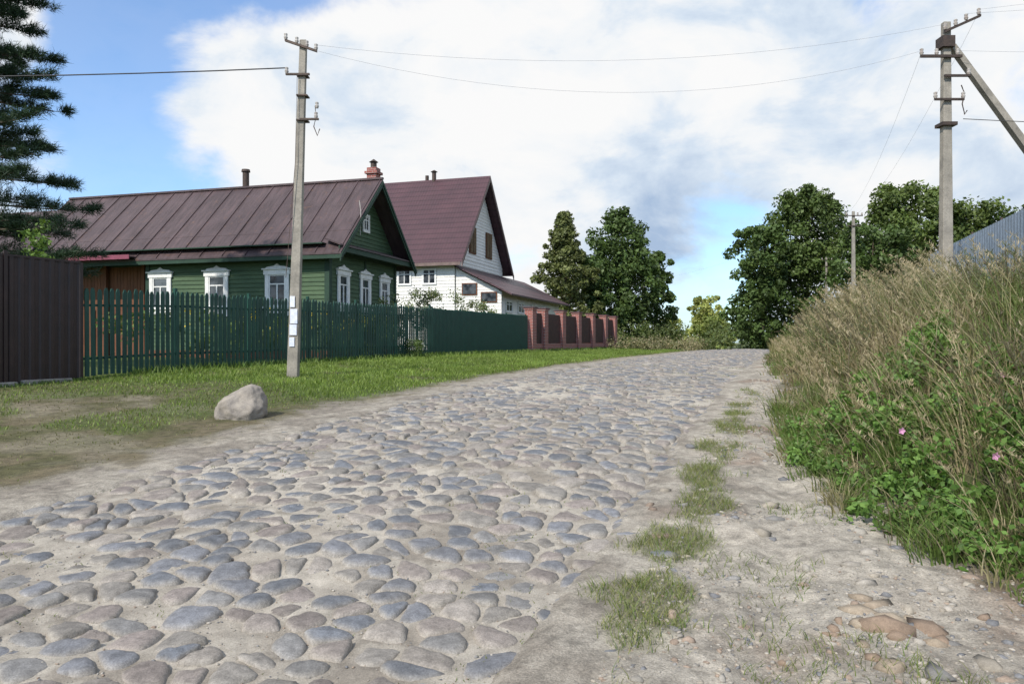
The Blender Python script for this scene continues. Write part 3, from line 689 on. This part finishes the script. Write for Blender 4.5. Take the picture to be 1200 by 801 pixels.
def window(parent,axis,c,zc,w,h,ornate=True,frame=M_white,off=.036,pane=M_glass,name='window'):
    bb=B(); g=B(); f=B()
    def bx(B_,a0,a1,d0,d1,z0,z1):
        if axis=='x': B_.box(a0,a1,-d1,-d0,z0,z1)
        else: B_.box(d0,d1,a0,a1,z0,z1)
    cw=.15 if ornate else .07
    bx(bb,c-w/2-cw,c-w/2,off,off+.05,zc-h/2,zc+h/2); bx(bb,c+w/2,c+w/2+cw,off,off+.05,zc-h/2,zc+h/2)
    if ornate:
        bx(bb,c-w/2-cw-.05,c+w/2+cw+.05,off,off+.07,zc+h/2+.001,zc+h/2+.17)
        bx(bb,c-w/2-cw-.1,c+w/2+cw+.1,off,off+.12,zc+h/2+.172,zc+h/2+.215)
        a0,a1=c-w/2-cw,c+w/2+cw; zt=zc+h/2+.217
        pts=[(a0,zt),(a1,zt),(a1-.08,zt+.06),(c+.12,zt+.09),(c,zt+.17),(c-.12,zt+.09),(a0+.08,zt+.06)]
        n=len(bb.v)
        for dd_ in (off+.0,off+.05):
            for a,z in pts: bb.v.append((a,-dd_,z) if axis=='x' else (dd_,a,z))
        m=len(pts); bb.f+=[tuple(range(n+m,n+2*m)),tuple(range(n,n+m))[::-1]]+[(n+i,n+(i+1)%m,n+m+(i+1)%m,n+m+i) for i in range(m)]
        bx(bb,c-w/2-cw-.06,c+w/2+cw+.06,off,off+.09,zc-h/2-.07,zc-h/2-.001)
        bx(bb,c-w/2-cw,c+w/2+cw,off,off+.045,zc-h/2-.24,zc-h/2-.072)
        for q in (-1,1):
            bx(bb,c+q*(w/2+cw*.5)-.05,c+q*(w/2+cw*.5)+.05,off,off+.04,zc-h/2-.34,zc-h/2-.242)
    else:
        bx(bb,c-w/2-cw,c+w/2+cw,off,off+.055,zc+h/2+.001,zc+h/2+cw); bx(bb,c-w/2-cw,c+w/2+cw,off,off+.055,zc-h/2-cw,zc-h/2-.001)
    bx(g,c-w/2,c+w/2,off-.01,off+.006,zc-h/2,zc+h/2)
    fw=.045
    bx(f,c-w/2+.002,c-w/2+fw,off+.007,off+.035,zc-h/2,zc+h/2); bx(f,c+w/2-fw,c+w/2-.002,off+.007,off+.035,zc-h/2,zc+h/2)
    bx(f,c-.025,c+.025,off+.007,off+.032,zc-h/2,zc+h/2*.35 if ornate else zc+h/2)
    bx(f,c-w/2+fw+.001,c+w/2-fw-.001,off+.007,off+.03,zc+h/2*.36,zc+h/2*.36+.045)
    bx(f,c-w/2+fw+.001,c+w/2-fw-.001,off+.007,off+.03,zc-h/2,zc-h/2+fw); bx(f,c-w/2+fw+.001,c+w/2-fw-.001,off+.007,off+.03,zc+h/2-fw,zc+h/2)
    e=empty(name); e.parent=parent
    bb.build('casing',frame,e); g.build('glass',pane,e); f.build('sash',frame,e)
for c in (-2.0,-4.5,-6.95): window(gh,'x',c,3.42,.66,1.12,name='front_window')
for c in (.95,2.65,4.3): window(gh,'y',c,3.42,.55,1.12,name='gable_window')
window(gh,'y',W/2,6.1,.4,.55,False,name='attic_window')
b=B()
for i in range(40): b.box(-14+i*.158,-14+i*.158+.146,.64,.69,zb,zw-.5)
for xx in (-8.2,-10,-12,-13.9): b.box(xx-.07,xx+.07,.45,.59,zb,zw-.25)
b.box(-11.5,-10.6,.6,.635,zb,zb+2.1)
b.build('porch_boards',M_bwood,gh)
b=B(); b.box(-14.4,-7.7,-ov-.3,.6,zw-.30,zw-.26); b.build('porch_canopy',M_roof,gh)
b=B(); b.box(-24,-7.65,-ov-.34,-ov-.305,zw-.38,zw-.22); b.build('pink_fascia',M_pink,gh)
b=B(); b.box(-24,-14.05,.1,W-.1,zb,zw-.3); b.build('annex_walls',M_bwood,gh)
b=B(); b.box(-.45,-.05,3.75,4.15,6.0,8.25); b.box(-.52,.02,3.68,4.22,8.252,8.35); b.box(-.45,-.05,3.75,4.15,8.352,8.5); b.build('brick_chimney',M_brick,gh)
b=B(); b.tube([(-.25,3.95,8.5),(-.25,3.95,8.72)],[.12,.12],8); b.tube([(-.25,3.95,8.74),(-.25,3.95,8.86)],[.19,.02],8); b.build('chimney_cap',M_steel,gh)
b=B(); b.tube([(-5.6,3.2,6.8),(-5.6,3.2,8.5)],.13,12); b.tube([(-5.6,3.2,8.52),(-5.6,3.2,8.62)],[.18,.16],12); b.build('stove_pipe',M_steel,gh)
# ------------------------------------------------------------------ white house
wh=empty('white_house',(-3.43,45,0),rad(-17.6)); W2=9.0; zb=.7; zw2=6.75; zr3=12.1; sl2=(zr3-zw2)/(W2/2)
b=B(); b.box(-9,-.02,.02,W2,zb,zw2); 
n=len(b.v); b.v+=[(-.02,0.02,zw2),(-.02,W2,zw2),(-.02,W2/2,zr3-.1),(-9,.02,zw2),(-9,W2,zw2),(-9,W2/2,zr3-.1)]; b.f+=[(n,n+1,n+2),(n+3,n+5,n+4)]
b.build('core',M_siding,wh)
b=B(); siding(b,'x',-9,0,zb,zw2,0,.2); siding(b,'y',0,W2,zb,zw2,0,.2); siding(b,'y',0,W2,zw2,zr3-.2,0,.2,lambda z:((z-zw2)/sl2,W2-(z-zw2)/sl2)); b.build('siding',M_siding,wh)
b=B(); o2=.6; zq=zr3+.35
ze2=zw2-.35
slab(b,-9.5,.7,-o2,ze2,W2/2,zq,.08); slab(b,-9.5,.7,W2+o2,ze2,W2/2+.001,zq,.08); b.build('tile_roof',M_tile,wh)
b=B()
for sgn in (0,1):
    ya=-o2 if sgn==0 else W2+o2
    b.hexa([(.66,ya,ze2-.34),(.72,ya,ze2-.34),(.72,W2/2,zq-.34),(.66,W2/2,zq-.34),(.66,ya,ze2-.082),(.72,ya,ze2-.082),(.72,W2/2,zq-.082),(.66,W2/2,zq-.082)])
b.box(-9.5,.6,-o2-.02,-o2+.02,ze2-.26,ze2-.08)
b.build('roof_trim',simple('roof_trim_brown',(.20,.14,.125),(.13,.09,.08),4,.6,.1),wh)
for L_ in (-1.65,-3.3): window(wh,'x',L_,5.55,.8,.85,False,frame=M_white,name='side_window')
for w_ in (2.9,6.0):
    e=empty('shuttered_window'); e.parent=wh; b=B(); b.box(.036,.09,w_-.6,w_+.6,7.2,8.9); b.build('frame',M_bwood,e); b=B()
    for j in range(2):
        b.box(.092,.115,w_-.54+j*.56,w_-.54+j*.56+.5,7.26,8.84)
        for k in range(8): b.box(.116,.13,w_-.50+j*.56,w_-.50+j*.56+.42,7.34+k*.18,7.34+k*.18+.12)
    b.build('shutters',M_shut,e)
b=B(); b.box(.05,2.9,.1,14,zb,4.6); b.build('annex_core',M_siding,wh)
b=B()
z=zb
while z<6.0:
    zt=z+.2
    r=lambda zz: 2.92 if zz<4.6 else max(.05,2.92-(zz-4.6)*2.0)
    b.poly([(.05,.07,z),(r(z),.07,z),(r(zt),.09,zt),(.05,.09,zt)]); z=zt
z=zb
while z<4.55: b.poly([(2.93,.1,z),(2.93,14,z),(2.91,14,z+.2),(2.91,.1,z+.2)]); z+=.2
b.build('annex_siding',M_siding,wh)
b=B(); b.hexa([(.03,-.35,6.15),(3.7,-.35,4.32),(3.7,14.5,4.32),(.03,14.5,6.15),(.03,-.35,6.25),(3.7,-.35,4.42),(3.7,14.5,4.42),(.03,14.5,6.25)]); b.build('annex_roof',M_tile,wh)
e=empty('annex_side_windows'); e.parent=wh
def w2(x0,x1,z0,z1):
    b=B(); b.box(x0-.06,x1+.06,.02,.066,z0-.06,z1+.06); b.build('frame',M_bwood,e); b=B(); b.box(x0,x1,.0,.015,z0,z1); b.build('glass',M_glass,e)
w2(.5,1.35,4.45,5.05); w2(1.7,2.6,4.0,4.5)
for yy in (1.5,4.0,7.,10): window(wh,'y',yy,3.75,1.2,.6,False,off=2.935,name='annex_window')
b=B(); b.tube([(-3.3,W2/2,zq-.3),(-3.3,W2/2,zq+.5)],.14,8); b.tube([(-3.9,W2/2+.2,zq-.3),(-3.9,W2/2+.2,zq+.35)],.12,8); b.tube([(-3.3,W2/2,zq+.52),(-3.3,W2/2,zq+.64)],[.25,.05],8);b.build('roof_vents',M_steel,wh)
# ------------------------------------------------------------------ poles
def insul(b,x,y,z,s=1): 
    b.tube([(x,y,z),(x,y,z+.05*s),(x,y,z+.07*s),(x,y,z+.12*s),(x,y,z+.14*s)],[.03*s,.045*s,.032*s,.04*s,.012*s],8)
def pole(name,x,y,z0,z1,w0=.12,w1=.072,lean=(0,0)):
    e=empty(name); b=B()
    b.hexa([(x-w0,y-w0*.85,z0-.3),(x+w0,y-w0*.85,z0-.3),(x+w0,y+w0*.85,z0-.3),(x-w0,y+w0*.85,z0-.3),
            (x+lean[0]-w1,y-w1*.85,z1),(x+lean[0]+w1,y-w1*.85,z1),(x+lean[0]+w1,y+w1*.85,z1),(x+lean[0]-w1,y+w1*.85,z1)])
    b.build('shaft',M_conc,e,.015); return e
px,py=-4.82,16.5; pz=h1(px,py)
e=pole('utility_pole',px,py,pz,8.22,lean=(.24,0)); a=B(); i_=B()
tx=px+.24
a.hexa([(tx-.38,py-.12,8.16),(tx+.32,py-.12,7.92),(tx+.32,py-.07,7.92),(tx-.38,py-.07,8.16),(tx-.38,py-.12,8.21),(tx+.32,py-.12,7.97),(tx+.32,py-.07,7.97),(tx-.38,py-.07,8.21)])
a.box(tx-.36,tx+.16,py-.13,py-.08,7.42,7.46); a.box(tx-.05,tx+.36,py-.13,py-.08,6.44,6.48); a.tube([(tx+.28,py-.1,6.75),(tx+.30,py-.1,6.5),(tx+.25,py-.1,6.3),(tx+.33,py-.1,6.1),(tx+.38,py-.1,6.25)],.012,5)
for zz in (7.44,6.46,7.0): a.box(tx-.13-.0,tx+.11,py-.125,py+.10,zz-.03,zz+.0)
for (ix,iz) in ((-.36,8.2),(-.12,8.12),(.1,8.04),(.3,7.97),(-.34,7.46),(.3,6.48),(.32,6.7)): insul(i_,tx+ix,py-.1,iz)
a.tube([(tx-.1,py-.14,7.4),(tx-.14,py-.15,5.5),(px-.1,py-.16,3.0)],.007,4)
a.build('crossarms',M_steel,e); i_.build('insulators',M_porc,e)
b=B(); fx=px+.05
for (z0,z1,x0,x1) in ((1.75,1.98,-.085,.07),(2.0,2.32,-.07,.085),(2.36,2.6,-.075,.03),(1.5,1.7,-.09,.02)): 
    b.box(fx+x0,fx+x1,py-.118,py-.106,z0,z1)
b.build('paper_notices',M_paper,e)
rx,ry=10.4,18.; rz=h1(rx,ry)
e=pole('utility_pole',rx,ry,rz,9.25,.135,.085); a=B(); i_=B()
a.hexa([(rx-.1,ry-.16,8.95),(rx+.75,ry-.16,9.33),(rx+.75,ry-.10,9.33),(rx-.1,ry-.10,8.95),(rx-.1,ry-.16,9.01),(rx+.75,ry-.16,9.39),(rx+.75,ry-.10,9.39),(rx-.1,ry-.10,9.01)])
a.box(rx-.68,rx+.3,ry-.17,ry-.11,8.36,8.42); a.box(rx-.12,rx+.5,ry-.175,ry-.12,7.9,7.95); a.box(rx-.35,rx+.35,ry-.17,ry-.12,7.34,7.39); a.box(rx-.17,rx+.13,ry-.17,ry+.14,8.62,8.88)
a.box(rx-.18,rx+.18,ry-.18,ry+.16,6.75,6.83)
a.tube([(rx+.28,ry-.15,7.7),(rx+.36,ry-.15,7.5),(rx+.3,ry-.15,7.25),(rx+.36,ry-.15,7.0),(rx+.42,ry-.15,7.1)],.014,5)
for (ix,iz) in ((-.66,8.42),(-.3,8.42),(.2,8.42),(.7,9.38),(.4,9.25),(.15,9.12),(-.1,9.02),(.46,7.95),(-.33,7.39),(.33,7.39)): insul(i_,rx+ix,ry-.14,iz,1.1)
a.build('crossarms',M_steel,e); i_.build('insulators',M_porc,e)
b=B(); zg=h1(15.2,18.2); b.hexa([(15.33,18.25,zg-.2),(15.07,18.25,zg-.2),(15.07,18.45,zg-.2),(15.33,18.45,zg-.2),(rx+.26,18.02,8.75),(rx+.10,18.02,8.75),(rx+.10,18.18,8.75),(rx+.26,18.18,8.75)]); b.build('strut',M_conc,e)
for (x,y,zt) in ((20,44,9.25),(29.3,70,9.5),(14.5,83,8.5)):
    e=pole('utility_pole',x,y,h1(x,y),zt); a=B(); i_=B(); a.box(x-.5,x+.5,y-.14,y-.09,zt-.3,zt-.25); a.box(x-.4,x+.4,y-.14,y-.09,zt-.9,zt-.85)
    for dx in (-.45,0.2,.45): insul(i_,x+dx,y-.12,zt-.25,1.2)
    a.build('crossarms',M_steel,e); i_.build('insulators',M_porc,e)
def mkwires(name,items,mat,rad_):
    cu=bpy.data.curves.new(name,'CURVE'); cu.dimensions='3D'; cu.bevel_depth=rad_; cu.bevel_resolution=1
    for p,q,sag,r in items:
        sp=cu.splines.new('POLY'); n=24; sp.points.add(n)
        for i in range(n+1):
            u=i/n; sp.points[i].co=(p[0]+(q[0]-p[0])*u,p[1]+(q[1]-p[1])*u,p[2]+(q[2]-p[2])*u-4*sag*u*(1-u),1); sp.points[i].radius=r
    cu.materials.append(mat); ob=bpy.data.objects.new(name,cu); sc.collection.objects.link(ob)
mkwires('insulated_cable',[((tx-.34,16.4,7.58),(-42,14,8.6),.9,1.5),((rx+.33,17.86,6.9),(30,14,6.6),.5,1.)],M_wired,.009)
it=[((tx+.3,16.4,8.08),(rx-.1,17.86,9.15),.58,1),((tx+.32,16.4,7.95),(rx-.64,17.86,8.52),.95,1)]
for p,q,sg in (((rx+.7,17.86,9.5),(34,8,10.5),.5),((rx+.4,17.86,9.4),(34,10,10),.6),((rx+.2,17.86,8.52),(34,14,8.8),.6),
    ((rx-.64,17.9,8.5),(19.6,43.9,9.1),.6),((rx+.7,17.9,9.4),(20.2,43.9,9.1),.6),((19.6,43.9,9.1),(29,69.9,9.3),.5),((20.4,43.9,9.1),(29.5,69.9,9.3),.5),((19.6,43.9,9.0),(14.7,82.9,8.3),.6)): it.append((p,q,sg,1))
mkwires('overhead_wires',it,M_wire,.0028)
# ------------------------------------------------------------------ pine at left
def pine(x,y,z0,Ht):
    rng=R(82); e=empty('pine_tree'); b=B(); b.tube([(x,y,z0-.2),(x+.1,y,z0+Ht*.5),(x,y,z0+Ht)],[.2,.13,.03],9)
    T=[]
    for lv in range(15):
        zz=z0+2.6+lv*.66; L=max(.5,3.7*(1-(lv/18.)**1.5))
        for k in range(9):
            an=k*.698+lv*1.3+rng.uniform(-.25,.25); l=L*rng.uniform(.6,1.08); dr=np.array([math.cos(an),math.sin(an)]); z_=zz+rng.uniform(-.3,.3)
            pts=[]
            for u in np.linspace(0,1,6): pts.append(np.array([x+dr[0]*l*u,y+dr[1]*l*u,z_+.15*l*u-.34*l*u*u+.22*l*u**3]))
            b.tube(pts,[.035,.03,.024,.018,.012,.006],5,False)
            for j in range(24):
                u=.25+.75*rng.rand()**.8; i0=min(4,int(u*5)); p=pts[i0]+(pts[i0+1]-pts[i0])*(u*5-i0)
                so=rng.normal(0,1,3); so[2]=abs(so[2])*.5; so/=np.linalg.norm(so); so=so*.8+np.array([dr[0],dr[1],.15])*.5
                tl=rng.uniform(.2,.65)*(1.3-u); q=p+so*tl; b.tube([p,q],[.009,.004],4,False); sn=so/np.linalg.norm(so); T.append((q,sn)); T.append((p*.5+q*.5,sn))
            T.append((pts[-1],np.array([dr[0],dr[1],.3])))
    b.build('trunk_and_branches',M_bark,e)
    P=np.array([t[0] for t in T]); D=np.array([t[1] for t in T]); m=32; n=len(P)*m
    P=np.repeat(P,m,0); D=np.repeat(D,m,0); d=D*.6+rng.normal(0,.5,(n,3)); d/=np.linalg.norm(d,axis=1,keepdims=True)
    P=P+rng.normal(0,.05,(n,3)); w=np.cross(d,rng.normal(0,1,(n,3))); w/=np.linalg.norm(w,axis=1,keepdims=True); l=rng.uniform(.12,.22,(n,1))
    V=np.stack([P-w*.008,P+w*.008,P+d*l],1).reshape(-1,3); c=gcol(n,(.022,.048,.024),(.04,.07,.034),rng)
    mk('needles',V,np.arange(n*3).reshape(-1,3),M_needle,np.repeat(c,3,0),False,e)
pine(-13.7,18.2,.85,12)
# garden
rng=R(91)
bush('climbing_vine',[(-10.1+rng.uniform(-.25,.3),15.9+rng.uniform(-.1,.3),3.3+rng.rand()*.8,.18) for _ in range(12)],40,.05,(.09,.16,.03),(.14,.21,.05),92)
def alongf(k,off): return FA+FD*k-FN*off
its=[]
for j in range(46):
    p=alongf(rng.uniform(1,13),rng.uniform(.35,1.1)); its.append((p[0],p[1],h1(*p)+rng.uniform(.2,1.3),rng.uniform(.2,.42)))
bush('garden_shrubs',its,110,.055,(.07,.12,.03),(.13,.18,.05),93)
its=[]
for j in range(26):
    p=alongf(rng.uniform(3,13),rng.uniform(.3,.8)); its.append((p[0],p[1],h1(*p)+rng.uniform(.9,1.6),.16))
bush('yellow_garden_flowers',its,9,.05,(.55,.42,.04),(.6,.5,.08),94)
its=[]
for j in range(60):
    p=alongf(rng.uniform(13,22),rng.uniform(.5,2)); its.append((p[0],p[1],h1(*p)+rng.uniform(1.2,2.55),rng.uniform(.2,.4)))
bush('garden_bush',its,80,.05,(.10,.15,.05),(.19,.20,.10),95)
p=alongf(12.6,-.35); bush('white_flower_bush',[(p[0]+rng.uniform(-.3,.3),p[1]+rng.uniform(-.3,.3),h1(*p)+rng.uniform(.15,.6),.2) for _ in range(8)],110,.03,(.07,.11,.03),(.10,.15,.04),96)
bush('white_blossoms',[(p[0]+rng.uniform(-.35,.35),p[1]+rng.uniform(-.35,.3),h1(*p)+rng.uniform(.3,.75),.12) for _ in range(8)],6,.035,(.7,.7,.68),(.8,.8,.76),97)
n=9000; k=rng.uniform(-2,40,n); of=rng.exponential(.16,n)+.02; x=FA[0]+FD[0]*k+FN[0]*of; y=FA[1]+FD[1]*k+FN[1]*of
blades('fence_foot_grass',x,y,H(x,y),rng.uniform(.08,.26,n)*np.where(k<1,.4,1),.006+.0004*y,.4,gcol(n,(.10,.18,.035),(.17,.22,.06),rng),rng)
# ------------------------------------------------------------------ world
w=bpy.data.worlds.new('World'); sc.world=w; w.use_nodes=True; nt=w.node_tree; nt.nodes.clear()
SE=rad(42); sd=Vector((-.5,-.87,0)).normalized()*math.cos(SE); sd.z=math.sin(SE)
sky=N(nt,'ShaderNodeTexSky',sky_type='NISHITA'); sky.sun_disc=False; sky.sun_elevation=SE; sky.sun_rotation=math.atan2(sd.x,sd.y)%(2*math.pi)
bg1=N(nt,'ShaderNodeBackground'); bg1.inputs[1].default_value=.15; nt.links.new(mix(nt,1.,sky.outputs[0],(.95,1.22,1.5),'MULTIPLY'),bg1.inputs[0])
tc=N(nt,'ShaderNodeTexCoord').outputs['Generated']
mp=N(nt,'ShaderNodeMapping'); mp.inputs['Scale'].default_value=(1,1,1.7); mp.inputs['Location'].default_value=(1.7,.3,.4); nt.links.new(tc,mp.inputs[0])
n1=noise(nt,mp.outputs[0],3.4,12,.58,.3); n2=noise(nt,mp.outputs[0],6.0,9,.58,.3)
def blob(d,r0,r1,amp):
    v=N(nt,'ShaderNodeVectorMath',operation='DISTANCE'); nt.links.new(tc,v.inputs[0]); v.inputs[1].default_value=Vector(d).normalized()
    m=N(nt,'ShaderNodeMapRange',interpolation_type='SMOOTHSTEP'); nt.links.new(v.outputs['Value'],m.inputs[0])
    m.inputs[1].default_value=r0; m.inputs[2].default_value=r1; m.inputs[3].default_value=amp; m.inputs[4].default_value=0; return m.outputs[0]
def D(az,el): 
    a=rad(az);e=rad(el); return (math.sin(a)*math.cos(e),math.cos(a)*math.cos(e),math.sin(e))
dens=mth(nt,'ADD',n1,.05)
for b_ in (blob(D(-22,25),.05,.28,-.30),blob(D(-31,15),.02,.14,-.14),blob(D(-34,20),.0,.10,.40),blob(D(-24,11),.02,.15,-.24),blob(D(-20,17),.03,.17,.34),blob(D(15,5.5),.02,.17,-.24),blob(D(0,18),.1,.45,.18),blob(D(24.5,14),.1,.3,.12),blob(D(33,18),.0,.25,-.12),blob((0,-1,.7),.3,1.2,-.14)):
    dens=mth(nt,'ADD',dens,b_)
fac=N(nt,'ShaderNodeMapRange',interpolation_type='SMOOTHSTEP'); nt.links.new(dens,fac.inputs[0]); fac.inputs[1].default_value=.42; fac.inputs[2].default_value=.60
fac.inputs[3].default_value=.12
shade=mth(nt,'ADD',n2,blob(D(12,9),.03,.20,-.17)); shade=mth(nt,'ADD',shade,blob(D(-9,19),.05,.5,.10)); shade=mth(nt,'ADD',shade,blob(D(24,16),.05,.3,.03))
cc=ramp(nt,shade,[(.22,(.42,.55,.75)),(.42,(.72,.82,.94)),(.52,(.93,.96,.99)),(.62,(1.0,1.0,1.0))])
bg2=N(nt,'ShaderNodeBackground'); bg2.inputs[1].default_value=.96; nt.links.new(cc,bg2.inputs[0])
mx=N(nt,'ShaderNodeMixShader'); nt.links.new(fac.outputs[0],mx.inputs[0]); nt.links.new(bg1.outputs[0],mx.inputs[1]); nt.links.new(bg2.outputs[0],mx.inputs[2])
o=N(nt,'ShaderNodeOutputWorld'); nt.links.new(mx.outputs[0],o.inputs[0])
li=bpy.data.lights.new('sun','SUN'); li.energy=4.8; li.angle=rad(.55); li.color=(1,.93,.83); lo=bpy.data.objects.new('sun',li); sc.collection.objects.link(lo)
lo.rotation_euler=(-sd).to_track_quat('-Z','Y').to_euler()
# camera
cam=bpy.data.cameras.new('camera'); cam.lens=26.4; cam.sensor_width=36; cam.clip_start=.05; cam.clip_end=6000
co=bpy.data.objects.new('camera',cam); sc.collection.objects.link(co); co.location=(0,0,1.6); co.rotation_euler=(rad(90),0,0); sc.camera=co
sc.view_settings.view_transform='Standard'; sc.view_settings.look='None'; sc.view_settings.exposure=0
